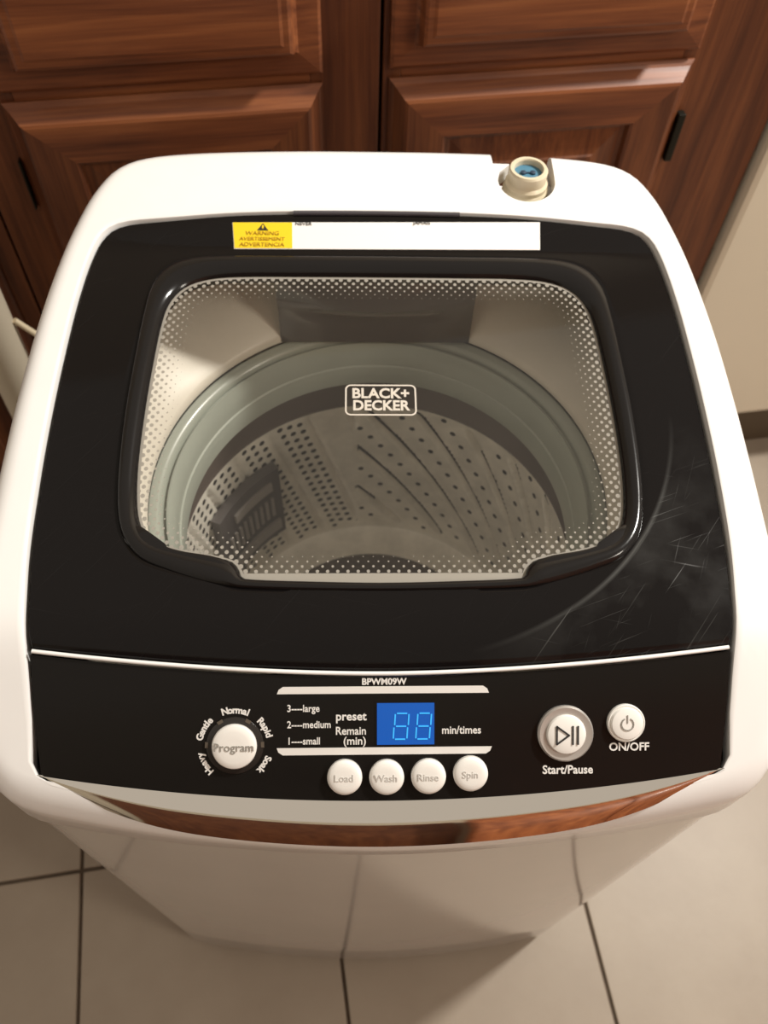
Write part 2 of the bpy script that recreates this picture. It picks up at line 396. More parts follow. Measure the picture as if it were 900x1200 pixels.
# water inlet fitting
FZ = .776
ft = lathe('water_inlet', [(.0205, FZ), (.0205, FZ+.004), (.0185, FZ+.006), (.0185, FZ+.010), (.0175, FZ+.012), (.0180, FZ+.0145), (.0165, FZ+.0165), (.0168, FZ+.020), (.0150, FZ+.0225), (.0152, FZ+.031), (.0142, FZ+.0325), (.0118, FZ+.0325), (.0112, FZ+.0315), (.0112, FZ+.026)], FIT, W, c=(FX+.0005, .2260), seg=40, cap0=True, sharp=25)
ft['label'] = 'ivory threaded water inlet'
scr = lathe('filter_screen', [(.0112, FZ+.0255), (.0112, FZ+.0275), (.0004, FZ+.0280)], BLUE, ft, c=(FX+.0005, .2260), seg=32, cap1=True, cap0=True); scr['label'] = 'blue mesh filter disc'
for dx in (-.0032, .0042):
    lathe('screen_hub', [(.0022, FZ+.0275), (.0022, FZ+.0292), (.0012, FZ+.0296)], NAVY, ft, c=(FX+dx, .2258), seg=12, cap1=True)
box('screen_bar', FX-.003, FX+.004, .2251, .2265, FZ+.0272, FZ+.0288, NAVY, ft)

# ------------------------------------------------ lid
def lz(y): return zp(y) - .0012 - .0033*min(1, max(0, (y+.150)/.10))*min(1, max(0, (.185-y)/.03))
# split the well outline at the lid's front edge curve
def yfront(x): return -.1620 + .0120*(abs(x)/.205)**1.8
def clampfront(P, off, keep='back'):
    out = P.copy()
    for i, (x, y) in enumerate(P):
        f = yfront(x)+off
        if keep == 'back' and y < f: pass
    return out
WIN = [(0, .1315), (.06, .1313), (.10, .1308), (.122, .1285), (.138, .122), (.148, .110), (.153, .092), (.1560, .05), (.1572, .01), (.1568, -.03), (.1540, -.058), (.1490, -.074), (.1400, -.0840), (.122, -.0895), (.100, -.0940), (.0920, -.0965), (.0880, -.1010), (.0850, -.1075), (.078, -.1088), (.05, -.1100), (0, -.1112)]
RID = [(0, .1480), (.06, .1478), (.11, .1475), (.138, .1450), (.154, .1370), (.163, .1220), (.1665, .100), (.1690, .05), (.1700, .01), (.1690, -.03), (.1660, -.060), (.1600, -.080), (.1480, -.0945), (.130, -.1025), (.112, -.1085), (.100, -.1120), (.092, -.1140), (.085, -.1150), (.07, -.1158), (.04, -.1165), (0, -.1168)]
win = byangle(WIN, 240); rid = byangle(RID, 240)
# lid outline: follow the well outline until the lid front curve
def cutloop(loop, d):
    P = inset(loop, d); out = []
    for x, y in P:
        f = yfront(x) + .0008
        if y < f:
            # project radially onto the front curve
            lo, hi = 0.0, 1.0
            for _ in range(40):
                k = (lo+hi)/2
                if y*k < yfront(x*k)+.0008: hi = k
                else: lo = k
            out.append((x*lo, y*lo))
        else: out.append((x, y))
    return np.array(out)
lido = cutloop(inn, .0012)
lidi = rid
loops = [[(x, y, lz(y)-.006) for x, y in lido], [(x, y, lz(y)-.0008) for x, y in lido]]
q1 = lido + (lidi-lido)*.008
loops.append([(x, y, lz(y)) for x, y in q1])
for k in range(1, 13):
    q = q1 + (lidi-q1)*k/12; loops.append([(x, y, lz(y)) for x, y in q])
loops.append([(x, y, lz(y)-.006) for x, y in win])
loops.append([(x, y, lz(y)-.0085) for x, y in win])
lid = loft('lid', loops, BLACK, W, sharp=45)
# raised frame round the window
prof = [(0, 0), (.03, .0012), (.10, .0030), (.22, .0042), (.38, .0046), (.55, .0042), (.72, .0030), (.86, .0012), (.96, -.0010), (1.0, -.0030)]
loops = []
for k, h in [(k, h*.8) for k, h in prof]:
    q = rid + (win-rid)*k; L_ = []
    for (x, y), (rx, ry), (wx, wy) in zip(q, rid, win):
        s = min(1, math.hypot(rx-wx, ry-wy)/.012)      # low where the rim is narrow
        L_.append((x, y, lz(y) + h*max(.35, s) + .0002))
    loops.append(L_)
frame = loft('window_frame', loops, BLACKP, lid, sharp=60); frame['label'] = 'raised black window rim with two front corner tabs'
# corner tabs at the front
for sx in (-1, 1):
    A_ = [(.0965, -.0965), (.1250, -.0905), (.1440, -.0825), (.1530, -.0720), (.1600, -.0800), (.1480, -.0925), (.1280, -.1010), (.1010, -.1080), (.0905, -.1105), (.0890, -.1035)]
    P = catmull(A_, 5); c = P.mean(0)
    lp = []
    for k, h in ((1, .0002), (.96, .0016), (.90, .0024), (.70, .0029), (.35, .0030)):
        lp.append([(sx*(c[0]+(x-c[0])*k), c[1]+(y-c[1])*k, lz(c[1]+(y-c[1])*k)+h) for x, y in P])
    loft('corner_tab', lp, BLACKP, lid, cap1=True, sharp=60)
# hinge bar along the back edge
hb = []
for x in np.linspace(-.064, .062, 25):
    hb.append((x, .1878-.0035*(x/.1)**2*.5, lz(.188)+.0006))
tube('hinge_bar', hb, .0020, SPOUT, lid, 10)

# glass pane: fine grid with distance to the rim in a UV layer, for the printed dots
def glass_mat():
    m = bpy.data.materials.new('printed_glass'); m.use_nodes = True; nt = m.node_tree; nt.nodes.clear()
    out = N(m, 'ShaderNodeOutputMaterial'); tr = N(m, 'ShaderNodeBsdfTransparent', Color=(.94, .93, .90, 1)); gl = N(m, 'ShaderNodeBsdfGlossy', Roughness=.03)
    gl.inputs['Color'].default_value = (1, 1, 1, 1)
    ge = N(m, 'ShaderNodeNewGeometry'); dt = N(m, 'ShaderNodeVectorMath', operation='DOT_PRODUCT'); L(m, ge.outputs['Normal'], dt.inputs[0]); L(m, ge.outputs['Incoming'], dt.inputs[1])
    cosv = math_(m, 'ABSOLUTE', dt.outputs['Value'])                     # same mirror share seen from either side of the thin pane
    schl = math_(m, 'MULTIPLY_ADD', math_(m, 'POWER', math_(m, 'SUBTRACT', 1, cosv, clamp=True), 5), .92, .06)
    mx = N(m, 'ShaderNodeMixShader'); L(m, schl, mx.inputs[0]); L(m, tr.outputs[0], mx.inputs[1]); L(m, gl.outputs[0], mx.inputs[2])
    df = N(m, 'ShaderNodeBsdfDiffuse', Color=(.44, .41, .36, 1)); tl = N(m, 'ShaderNodeBsdfTranslucent', Color=(.5, .46, .4, 1)); dmx = N(m, 'ShaderNodeMixShader', Fac=.3); L(m, df.outputs[0], dmx.inputs[1]); L(m, tl.outputs[0], dmx.inputs[2])
    # faint dust film
    tc = N(m, 'ShaderNodeTexCoord'); nz = N(m, 'ShaderNodeTexNoise', Scale=30.0, Detail=5.0); L(m, tc.outputs['Object'], nz.inputs['Vector'])
    film = math_(m, 'MULTIPLY_ADD', math_(m, 'SUBTRACT', nz.outputs['Fac'], .5, clamp=True), .05, .006)
    uv = N(m, 'ShaderNodeUVMap', uv_map='edge'); sep = N(m, 'ShaderNodeSeparateXYZ'); L(m, uv.outputs[0], sep.inputs[0])
    d = sep.outputs[0]
    op = N(m, 'ShaderNodeSeparateXYZ'); L(m, tc.outputs['Object'], op.inputs[0])
    def dots(ox, oy):
        fx = math_(m, 'SUBTRACT', math_(m, 'FRACT', math_(m, 'ADD', math_(m, 'DIVIDE', op.outputs[0], .0062), 100+ox)), .5)
        fy = math_(m, 'SUBTRACT', math_(m, 'FRACT', math_(m, 'ADD', math_(m, 'DIVIDE', op.outputs[1], .0066), 100+oy)), .5)
        return math_(m, 'SQRT', math_(m, 'ADD', math_(m, 'POWER', math_(m, 'ABSOLUTE', fx), 2), math_(m, 'POWER', math_(m, 'ABSOLUTE', fy), 2)))
    dd = math_(m, 'MINIMUM', dots(0, 0), dots(.5, .5))
    rad = math_(m, 'MULTIPLY_ADD', d, -12.5, .30)       # dots shrink away from the rim
    dot = math_(m, 'MULTIPLY', math_(m, 'SUBTRACT', rad, dd), 18, clamp=True)
    band = math_(m, 'MULTIPLY', math_(m, 'SUBTRACT', .0022, d), 3000, clamp=True)
    # solid strip printed along the front opening
    yy = math_(m, 'MULTIPLY', math_(m, 'SUBTRACT', -.1035, op.outputs[1]), 2500, clamp=True)
    mask = math_(m, 'MAXIMUM', math_(m, 'MAXIMUM', dot, band), math_(m, 'MAXIMUM', yy, film))
    fm = N(m, 'ShaderNodeMixShader'); L(m, mask, fm.inputs[0]); L(m, mx.outputs[0], fm.inputs[1]); L(m, dmx.outputs[0], fm.inputs[2])
    L(m, fm.outputs[0], out.inputs[0]); return m
gz = lambda y: lz(y) - .0030
wi = inset(win, -.0004)
c = np.array([0, .01]); ks = [0, .03, .06, .09, .12, .15, .19, .24, .3, .4, .5, .7, .98]
GV = []; GF = []; GD = []
n = len(wi)
for k in ks:
    for x, y in wi + (c-wi)*k:
        GV.append((x, y, gz(y))); GD.append(sdist(np.array([x, y]), win))
for a in range(len(ks)-1):
    for i in range(n): GF.append((a*n+i, a*n+(i+1) % n, (a+1)*n+(i+1) % n, (a+1)*n+i))
GF.append(tuple((len(ks)-1)*n+i for i in range(n)))
def up(f):
    a, b, c_ = (Vector(GV[i]) for i in (f[0], f[len(f)//3], f[2*len(f)//3])); return (b-a).cross(c_-a).z > 0
GF = [f if up(f) else tuple(reversed(f)) for f in GF]       # every face looks up, out of the tub
me = bpy.data.meshes.new('window_glass'); me.from_pydata(GV, [], GF)
ul = me.uv_layers.new(name='edge')
for lp in me.loops: ul.data[lp.index].uv = (GD[lp.vertex_index], 0)
for p in me.polygons: p.use_smooth = True
me.materials.append(glass_mat()); glass = bpy.data.objects.new('window_glass', me); COL.objects.link(glass); glass.parent = lid
glass['label'] = 'clear window pane with a printed dotted border'

# white line between lid and control panel
xs = np.linspace(-.2035, .2035, 61)
tube('divider_strip', [(x, yfront(x)-.0012, zp(yfront(x))-.0004) for x in xs], .0013, WHITE, W, 8)

# ------------------------------------------------ control panel
pl_top = [(x, yfront(x)-.0026) for x in np.linspace(-.2030, .2030, 61)]
def ybot(x): return -.2250 + .0140*(abs(x)/.200)**2.0
def halfw(y): return np.interp(y, [-.2110, -.185, -.160, -.15], [.1992, .2024, .2044, .2050])
rows = []
for k in np.linspace(0, 1, 13):
    row = []
    for s in np.linspace(-1, 1, 61):
        y_ = 0; x = s*.203
        for _ in range(4):
            y_ = (yfront(x)-.0026)*(1-k) + ybot(x)*k; x = s*float(halfw(max(-.2110, min(-.15, (yfront(.203)-.0026)*(1-k)+ybot(.2)*k))))
        row.append((x, y_, zp(y_) - .0008))
    rows.append(row)
V = [v for r in rows for v in r]; F = []
nx = 61
for a in range(12):
    for i in range(nx-1): F.append((a*nx+i, a*nx+i+1, (a+1)*nx+i+1, (a+1)*nx+i))
# skirt
border = [i for i in range(nx)] + [a*nx+nx-1 for a in range(1, 13)] + [12*nx+i for i in range(nx-2, -1, -1)] + [a*nx for a in range(11, 0, -1)]
base = len(V)
for i in border: V.append((V[i][0], V[i][1], V[i][2]-.006))
for k in range(len(border)):
    k2 = (k+1) % len(border); F.append((border[k], border[k2], base+k2, base+k))
PANEL = mat('black_panel', (.008, .007, .0065), .14, spec=.2)
panel = obj('control_panel', V, F, PANEL, W, True, 40)

# chrome strip: crescent between the panel's lower edge and the bowed front
rows = []
XS = np.linspace(-1, 1, 81)
fronty = lambda x: float(np.interp(x, OUTX, OUTY))
fr = sorted([(x, y) for x, y in outer if y < -.19]); OUTX = [p[0] for p in fr]; OUTY = [p[1] for p in fr]
for k in np.linspace(0, 1, 15):
    row = []
    for s in XS:
        x = s*.2025; e = max(0.0, 1-abs(s)**5)
        yt, ztp = ybot(x)-.0003, zp(ybot(x))-.0004
        xb = s*.1985; xc = s*.2015
        yb = fronty(xb)-.0010; zb = .6905 + .0075*(abs(s)**2.2)
        yc = yb; zc = ztp - .0048
        yb = yt + (yb-yt)*e; zb = ztp + (zb-ztp)*e; yc = yt + (yc-yt)*e; zc = ztp + (zc-ztp)*e
        bl = math.sin(PI*k)*.0030*e
        row.append((x+(xb-x)*k, yt+(yb-yt)*k - bl*.62, ztp+(zb-ztp)*k + bl*.78))
    rows.append(row)
V = [v for r in rows for v in r]; F = []; nx = len(XS)
for a in range(len(rows)-1):
    for i in range(nx-1): F.append((a*nx+i, a*nx+i+1, (a+1)*nx+i+1, (a+1)*nx+i))
obj('chrome_trim', V, F, CHROME, W, True, 60)['label'] = 'polished chrome trim strip'

# panel frame of reference
PA = math.atan2(.762-.705, -.14+.225)
def ppos(x, y, lift=0):
    return Vector((x, y, zraw(y)-.0008)) + lift*Vector((0, -math.sin(PA), math.cos(PA)))
LA = math.atan2(.80-.762, .375)
def text(body, size, x, y, parent, m, name='lettering', surf='panel', rot=0, lift=.0003, bold=.02, align='CENTER', ext=.00015, xs=1.0):
    cu = bpy.data.curves.new(name, 'FONT'); cu.body = body; cu.size = size; cu.align_x = align; cu.align_y = 'CENTER'; cu.extrude = ext; cu.offset = bold*size; cu.resolution_u = 3
    tmp = bpy.data.objects.new(name, cu); COL.objects.link(tmp); bpy.context.view_layer.update()
    me = bpy.data.meshes.new_from_object(tmp.evaluated_get(bpy.context.evaluated_depsgraph_get())); bpy.data.objects.remove(tmp)
    for v in me.vertices: v.co.x *= xs
    ang = PA if surf == 'panel' else LA
    if surf == 'panel': p = ppos(x, y, lift)
    else: p = Vector((x, y, lz(y)+lift))
    Mx = Matrix.Translation(p) @ Matrix.Rotation(ang, 4, 'X') @ Matrix.Rotation(rot, 4, 'Z')
    me.transform(Mx); me.materials.clear(); me.materials.append(m); me.name = name
    o = bpy.data.objects.new(name, me); COL.objects.link(o); o.parent = parent; return o
def flat(name, pts, m, parent, surf='panel', lift=.0002, th=.0003):
    """thin plate on the panel; pts (x,y) in machine coordinates"""
    f = (lambda x, y, l: ppos(x, y, l)) if surf == 'panel' else (lambda x, y, l: Vector((x, y, lz(y)+l)))
    return loft(name, [[f(x, y, lift-th) for x, y in pts], [f(x, y, lift) for x, y in pts]], m, parent, False, True, True)
def disc(name, x, y, prof, m, parent, seg=48):
    """round part standing on the panel; prof = [(radius, height)]"""
    Mx = Matrix.Translation(ppos(x, y)) @ Matrix.Rotation(PA, 4, 'X')
    o = lathe(name, prof, m, parent, seg=seg, cap0=True, cap1=True, sharp=30); o.data.transform(Mx); return o
XO = .004     # optical centre offset of the printed layout
# program button with its ring of cycle names
kx, ky = -.0915+XO, -.1973
disc('dial_ring', kx, ky, [(.0168, 0), (.0165, .0006), (.0150, .0009)], mat('black_dial_ring', (.02, .017, .015), .3), panel)
pb = disc('program_button', kx, ky, [(.0130, 0), (.0130, .0030), (.0124, .0040), (.011, .0046), (.009, .0049), (.005, .0050)], BTN, W); pb['label'] = 'large round white program button'
text('Program', .0068, kx, ky, pb, GREYP, lift=.0052, bold=.004)
cosA = math.cos(PA)
for word, a0 in (('Heavy', 210), ('Gentle', 150), ('Normal', 88), ('Rapid', 30), ('Soak', -33)):
    step = 7.4 if word != 'Normal' else 8.2
    nL = len(word); flip = word in ()
    wds = {'m': 1.5, 'l': .55, 'i': .55, 't': .7, 'r': .75}
    pos = []; acc = 0
    for ch in word:
        wd = wds.get(ch, 1.0) if ch != 'N' else 1.25
        pos.append(acc+wd/2); acc += wd
    for ch, p_ in zip(word, pos):
        a = math.radians(a0 - (p_-acc/2)*7.4); R0 = .0206
        x = kx + R0*math.cos(a); y = ky + R0*math.sin(a)*cosA
        text(ch, .0055, x, y, panel, PRINT, rot=a-PI/2, bold=.035)
for a0 in (178, 121, 61, 2):
    a = math.radians(a0); 
    t_ = []
    for da, r_ in ((-.10, .0153), (.10, .0153), (.10, .0172), (-.10, .0172)):
        t_.append((kx+r_*math.cos(a+da), ky+r_*math.sin(a+da)*cosA))
    flat('indicator_mark', t_, mat('dim_indicator', (.10, .08, .06), .4) if a0 == 178 else bpy.data.materials['dim_indicator'], panel, lift=.0012, th=.0008)
# bars above and below the display block
def bar(x0, x1, y0, sx):
    h = .0042*cosA; up = sx
    p = [(x0+.0000, y0-up*h/2), (x1, y0-up*h/2)] + [(x1-.0010, y0+up*h*.1), (x1-.0035, y0+up*h/2), (x0+.0035, y0+up*h/2), (x0+.0010, y0+up*h*.1)]
    flat('printed_bar', p, PRINT, panel)
bar(-.0670+XO, .0572+XO, -.1708, 1); bar(-.0672+XO, .0590+XO, -.2006, -1)
text('BPWM09W', .0053, -.0045+XO, -.1668, panel, PRINT, bold=.03)
text('3----large', .0058, -.0612+XO, -.1797, panel, PRINT, align='LEFT', bold=.015, xs=.88)
text('2----medium', .0058, -.0612+XO, -.1876, panel, PRINT, align='LEFT', bold=.015, xs=.88)
text('1----small', .0058, -.0612+XO, -.1956, panel, PRINT, align='LEFT', bold=.015, xs=.88)
text('preset', .0070, -.0148+XO, -.1837, panel, PRINT, align='RIGHT', bold=.02)
text('Remain', .0066, -.0148+XO, -.1908, panel, PRINT, align='RIGHT', bold=.015, xs=.92)
text('(min)', .0064, -.0148+XO, -.1957, panel, PRINT, align='RIGHT', bold=.015)
text('min/times', .0064, .0410+XO, -.1908, panel, PRINT, bold=.015, xs=.92)
# blue display with two digits
dx0, dx1, dy0, dy1 = -.0086+XO, .0250+XO, -.1975, -.1772
flat('display_bezel', [(dx0-.0012, dy0-.001), (dx1+.0012, dy0-.001), (dx1+.0012, dy1+.001), (dx0-.0012, dy1+.001)], PANEL, panel, lift=.0003)
dsp = flat('display', [(dx0, dy0), (dx1, dy0), (dx1, dy1), (dx0, dy1)], LED, W, lift=.0007, th=.0008); dsp['label'] = 'glowing blue display with two digits'
for cx_ in (.0055+XO, .0187+XO):
    cy_ = -.1885; hw, hh = .0040, .0040
    segs = []
    for s_ in (-1, 0, 1): segs.append((cx_-hw*.75, cx_+hw*.75, cy_+s_*2*hh*.92, 0))
    for x_, y_, wx, wy in [(0, 1, hw*.75, .00032), (0, 0, hw*.75, .00032), (0, -1, hw*.75, .00032)]:
        yc = cy_ + y_*hh*1.75*.9; sh = .0006*y_
        flat('digit_segment', [(cx_-wx+sh, yc-wy), (cx_+wx+sh, yc-wy), (cx_+wx+sh, yc+wy), (cx_-wx+sh, yc+wy)], SEG, dsp, lift=.0010)
    for sx_ in (-1, 1):
        for sy_ in (-1, 1):
            xc = cx_+sx_*hw+sy_*.0004; ya, yb_ = sorted((cy_+sy_*.0006, cy_+sy_*hh*1.48))
            flat('digit_segment', [(xc-.0004-.0002, ya), (xc+.0004-.0002, ya), (xc+.0004+.0002, yb_), (xc-.0004+.0002, yb_)], SEG, dsp, lift=.0010)
# four small white buttons
for word, bx, by in (('Load', -.0275, -.2128), ('Wash', -.0030, -.2130), ('Rinse', .0215, -.2128), ('Spin', .0462, -.2117)):
    b = disc('button', bx+XO, by, [(.0102, 0), (.0102, .0026), (.0096, .0036), (.0084, .0043), (.006, .0046), (.004, .0047)], BTN, W)
    b['label'] = 'small round white button reading ' + word
    text(word, .0058, bx+XO-.0005, by, b, mat('faint_grey_print', (.55, .53, .50), .5) if word == 'Load' else bpy.data.materials['faint_grey_print'], lift=.0048, bold=.004)
# start / pause and power
sx, sy = .1022+XO, -.1925
disc('start_ring', sx, sy, [(.0165, 0), (.0165, .0022), (.0155, .0034), (.0122, .0030)], SILV, W)['label'] = 'silver ring round the start button'
sb = disc('start_button', sx, sy, [(.0116, 0), (.0116, .0040), (.0110, .0050), (.009, .0056), (.004, .0058)], BTN, W); sb['label'] = 'round white start and pause button'
def strokes(name, segs, w_, x, y, lift, parent, m):
    Vs = []; Fs = []
    for (ax, ay), (bx, by) in segs:
        d = Vector((bx-ax, by-ay, 0)).normalized(); nn = Vector((-d.y, d.x, 0))*w_/2; e = d*w_*.35
        k = len(Vs)
        for hz in (0, .0003):
            for p_ in (Vector((ax, ay, hz))-nn-e, Vector((bx, by, hz))-nn+e, Vector((bx, by, hz))+nn+e, Vector((ax, ay, hz))+nn-e): Vs.append(p_)
        Fs += [(k+4, k+5, k+6, k+7), (k, k+3, k+2, k+1), (k, k+1, k+5, k+4), (k+1, k+2, k+6, k+5), (k+2, k+3, k+7, k+6), (k+3, k, k+4, k+7)]
    o = obj(name, Vs, Fs, m, parent); o.data.transform(Matrix.Translation(ppos(x, y, lift)) @ Matrix.Rotation(PA, 4, 'X')); return o
strokes('play_pause_symbol', [((-.0060, .0052), (-.0060, -.0052)), ((-.0060, -.0052), (.0012, 0)), ((.0012, 0), (-.0060, .0052)), ((.0034, .0052), (.0034, -.0052)), ((.0064, .0052), (.0064, -.0052))], .0010, sx, sy, .0060, sb, INK)
text('Start/Pause', .0070, .1040+XO, -.2108, panel, PRINT, bold=.02, xs=.95)
px_, py_ = .1382+XO, -.1877
disc('power_ring', px_, py_, [(.0112, 0), (.0112, .0020), (.0106, .0027), (.0099, .0022)], BTN, W)
pw = disc('power_button', px_+.0002, py_, [(.0096, 0), (.0096, .0030), (.0090, .0038), (.0070, .0043), (.003, .0045)], BTN, W); pw['label'] = 'round white power button'
seg_ = []
for k in range(14):
    a = math.radians(120+300*k/14+0); b_ = math.radians(120+300*(k+1)/14)
    seg_.append(((.0036*math.cos(a), .0036*math.sin(a)), (.0036*math.cos(b_), .0036*math.sin(b_))))
seg_.append(((0, .0052), (0, .0008)))
strokes('power_symbol', seg_, .00065, px_, py_, .0046, pw, GREYP)
text('ON/OFF', .0066, .1405+XO, -.1998, panel, PRINT, bold=.02)

# ------------------------------------------------ stickers and logo on the lid
def quad(name, pts, m, parent, lift, th=.0003): return flat(name, pts, m, parent, 'lid', lift, th)
st = quad('warning_sticker', [(-.1110+XO, .1548), (.1172+XO, .1563), (.1190+XO, .1812), (-.1135+XO, .1782)], LABEL, lid, .0005, .0007)
st['label'] = 'long white sticker with a yellow warning end'
quad('yellow_panel', [(-.1106+XO, .1552), (-.0680+XO, .1555), (-.0688+XO, .1784), (-.1131+XO, .1779)], YEL, lid, .0008)
txc = -.0905+XO
quad('warning_triangle', [(txc-.0042, .1708), (txc+.0042, .1708), (txc, .1772)], INK, lid, .0011)
quad('warning_bang', [(txc-.0005, .1722), (txc+.0005, .1722), (txc+.0007, .1752), (txc-.0007, .1752)], YEL, lid, .0014)
for s_, y_, w_ in (('WARNING', .1682, .0052), ('AVERTISSEMENT', .1632, .0046), ('ADVERTENCIA', .1582, .0050)):
    text(s_, w_, txc, y_, lid, YINK, surf='lid', lift=.0011, bold=.0)
text('NEVER', .0042, -.0665+XO, .1772, lid, INK, surf='lid', lift=.0008, align='LEFT', bold=0)
text('JAMAIS', .0042, .0225+XO, .1790, lid, INK, surf='lid', lift=.0008, align='LEFT', bold=0)
LOGO = mat('pale_logo_print', (.62, .57, .50), .5)
def logo():
    x0, x1, y0, y1 = -.0282+XO, .0202+XO, .0112, .0362; r = .0040; n_ = 6
    def rrect(e):
        o_ = []
        for cx_, cy_, a0 in ((x1-r, y1-r, 0), (x0+r, y1-r, 90), (x0+r, y0+r, 180), (x1-r, y0+r, 270)):
            for k in range(n_+1):
                a = math.radians(a0+90*k/n_); o_.append((cx_+(r-e)*math.cos(a), cy_+(r-e)*math.sin(a)))
        return o_
    A, B = rrect(0), rrect(.0011); hz = .0003
    f = lambda p, h: (p[0], p[1], gz(p[1])+h)
    lg = loft('logo_badge', [[f(p, .0001) for p in A], [f(p, hz) for p in A], [f(p, hz) for p in B], [f(p, .0001) for p in B]], LOGO, lid, False)
    text('BLACK+', .0112, (x0+x1)/2, .0286, lid, LOGO, surf='lid', lift=-.0027, bold=.03, xs=.96)
    text('DECKER', .0112, (x0+x1)/2, .0188, lid, LOGO, surf='lid', lift=-.0027, bold=.03, xs=.92)
logo()

# ================================================================ inside of the tub
TC = (0, .0)
# cream deck: lofted from the well under the lid to the round mouth
TH = np.linspace(-PI, PI, 240, endpoint=False)
circ = lambda r: np.c_[r*np.cos(TH), r*np.sin(TH)]
RECT = [(0, .192), (.10, .190), (.165, .183), (.187, .170), (.197, .145), (.200, .06), (.200, -.05), (.197, -.13), (.182, -.150), (.12, -.158), (0, -.160)]
rect = byangle(RECT, 240)
loops = [[(x, y, zp(y)-.010) for x, y in rect]]
for k, z in ((.10, .742), (.3, .735), (.6, .722), (.85, .711), (.97, .7055)):
    q = rect + (circ(.167)-rect)*k
    loops.append([(x, y, min(z, zp(y)-.012)) for x, y in q])
loops.append([(x, y, .7025) for x, y in circ(.1665)])
loops.append([(x, y, .6975) for x, y in circ(.1672)])
deck = loft('tub_deck', loops, DECK, W, sharp=70); deck['label'] = 'cream plastic deck round the tub mouth'
# spout housing at the back of the mouth
V = []; rows = []
for s in np.linspace(-1, 1, 25):
    x = s*.0775-.001; bulge = .010*(1-s*s)
    rows.append([(x, .196, .772), (x, .158-bulge*.2, .7735), (x, .152-bulge*.35, .7715), (x, .148-bulge*.5, .762), (x, .146-bulge*.9, .748), (x, .1455-bulge*1.0, .7435), (x, .1475-bulge*.5, .736), (x, .1475-bulge*.2, .720), (x, .1470, .699), (x, .196, .699)])
F = []; nr = len(rows[0])
V = [v for r in rows for v in r]
for a in range(len(rows)-1):
    for i in range(nr): F.append((a*nr+i, a*nr+(i+1) % nr, (a+1)*nr+(i+1) % nr, (a+1)*nr+i))
F.append(tuple(range(nr))); F.append(tuple((len(rows)-1)*nr+i for i in range(nr)))
obj('water_spout', V, F, SPOUT, W, True, 50)['label'] = 'smoky grey spout housing'
# balance ring
ringp = [(.1690, .685), (.1690, .6935), (.1672, .6950), (.1625, .6945), (.1598, .6930), (.1585, .6910), (.1578, .6880), (.1562, .6875), (.1555, .6905), (.1543, .6905), (.1510, .6840), (.1497, .6740), (.1494, .6690), (.1482, .6680), (.1478, .6655), (.1470, .6600), (.1476, .6480), (.1500, .6465), (.165, .6465)]
lathe('balance_ring', ringp, RING, W, c=TC, seg=180, sharp=28)['label'] = 'pale ribbed balance ring'
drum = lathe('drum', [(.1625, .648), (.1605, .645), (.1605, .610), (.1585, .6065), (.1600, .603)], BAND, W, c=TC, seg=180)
# perforated wall with slanting embossed ribs (built flat, then rolled round)
RD = .16; Z0, Z1 = .395, .603; U0, U1 = math.radians(-25)*RD, math.radians(205)*RD
holes = []
def addhole(u, z, r):
    if U0+.006 < u < U1-.006 and Z0+.006 < z < Z1-.005 and all((u-a)**2+(z-b)**2 > (r+c_+.0012)**2 for a, b, c_ in holes): holes.append((u, z, r))
SL = .73
ribs = [-.126-.05*k for k in range(-9, 8)]
USPLIT = math.radians(96)*RD
for i, cc in enumerate(ribs):
    for k in range(-2, 26):
        z = Z1 - .006 - k*.0140
        for off in ((.025,) if True else ()):
            u = cc + off + SL*z
            if u < USPLIT: addhole(u, z + (i % 2)*.004, .0029)
for i in range(0, 40):
    for j in range(0, 22):
        z = Z1-.010-j*.0115
        u = USPLIT + .004 + (i // 3)*.040 + (i % 3)*.0100 + SL*.35*(z-Z0)
        addhole(u, z + .002*(i % 3), .0030)
def ribh(u, z):
    """inward emboss (+) and pressed groove (-)"""
    h = 0
    fade = min(1, max(0, (Z1-.003-z)/.010))*min(1, max(0, (z-Z0-.004)/.010))
    if u < USPLIT:
        for cc in ribs:
            d = (u-SL*z-cc)*.81
            if abs(d) < .0034: h = -.0085*(1-abs(d)/.0034)*fade
            elif .0034 <= d < .008: h = max(h, .0022*math.sin(PI*(d-.0034)/.0046)*fade)
    else:
        d = ((u-USPLIT-SL*.35*(z-Z0)) % .040)-.0345
        if abs(d) < .0034: h = -.006*(1-abs(d)/.0034)*fade
    return h
pts = []; edges = []
for u, z, r in holes:
    b0_ = len(pts)
    for k in range(9): pts.append((u+r*math.cos(2*PI*k/9), z+r*math.sin(2*PI*k/9)))
    for k in range(9): edges.append((b0_+k, b0_+(k+1) % 9))
b0_ = len(pts); pts += [(U0, Z0), (U1, Z0), (U1, Z1), (U0, Z1)]; edges += [(b0_+k, b0_+(k+1) % 4) for k in range(4)]
H = np.array(holes)
nu = int((U1-U0)/.0030); nz_ = int((Z1-Z0)/.0045)
for i in range(nu+1):
    for j in range(nz_+1):
        u = U0+(U1-U0)*i/nu + (.0005 if j % 2 and 0 < i < nu else 0); z = Z0+(Z1-Z0)*j/nz_
        if i in (0, nu) and j in (0, nz_): continue
        if u < USPLIT and any(abs((u-SL*z-cc)*.81) < .0042 for cc in ribs) and 0 < i < nu and 0 < j < nz_: continue
        if len(H) and np.min((H[:, 0]-u)**2+(H[:, 1]-z)**2-(H[:, 2]+.0008)**2) < 0: continue
        pts.append((u, z))
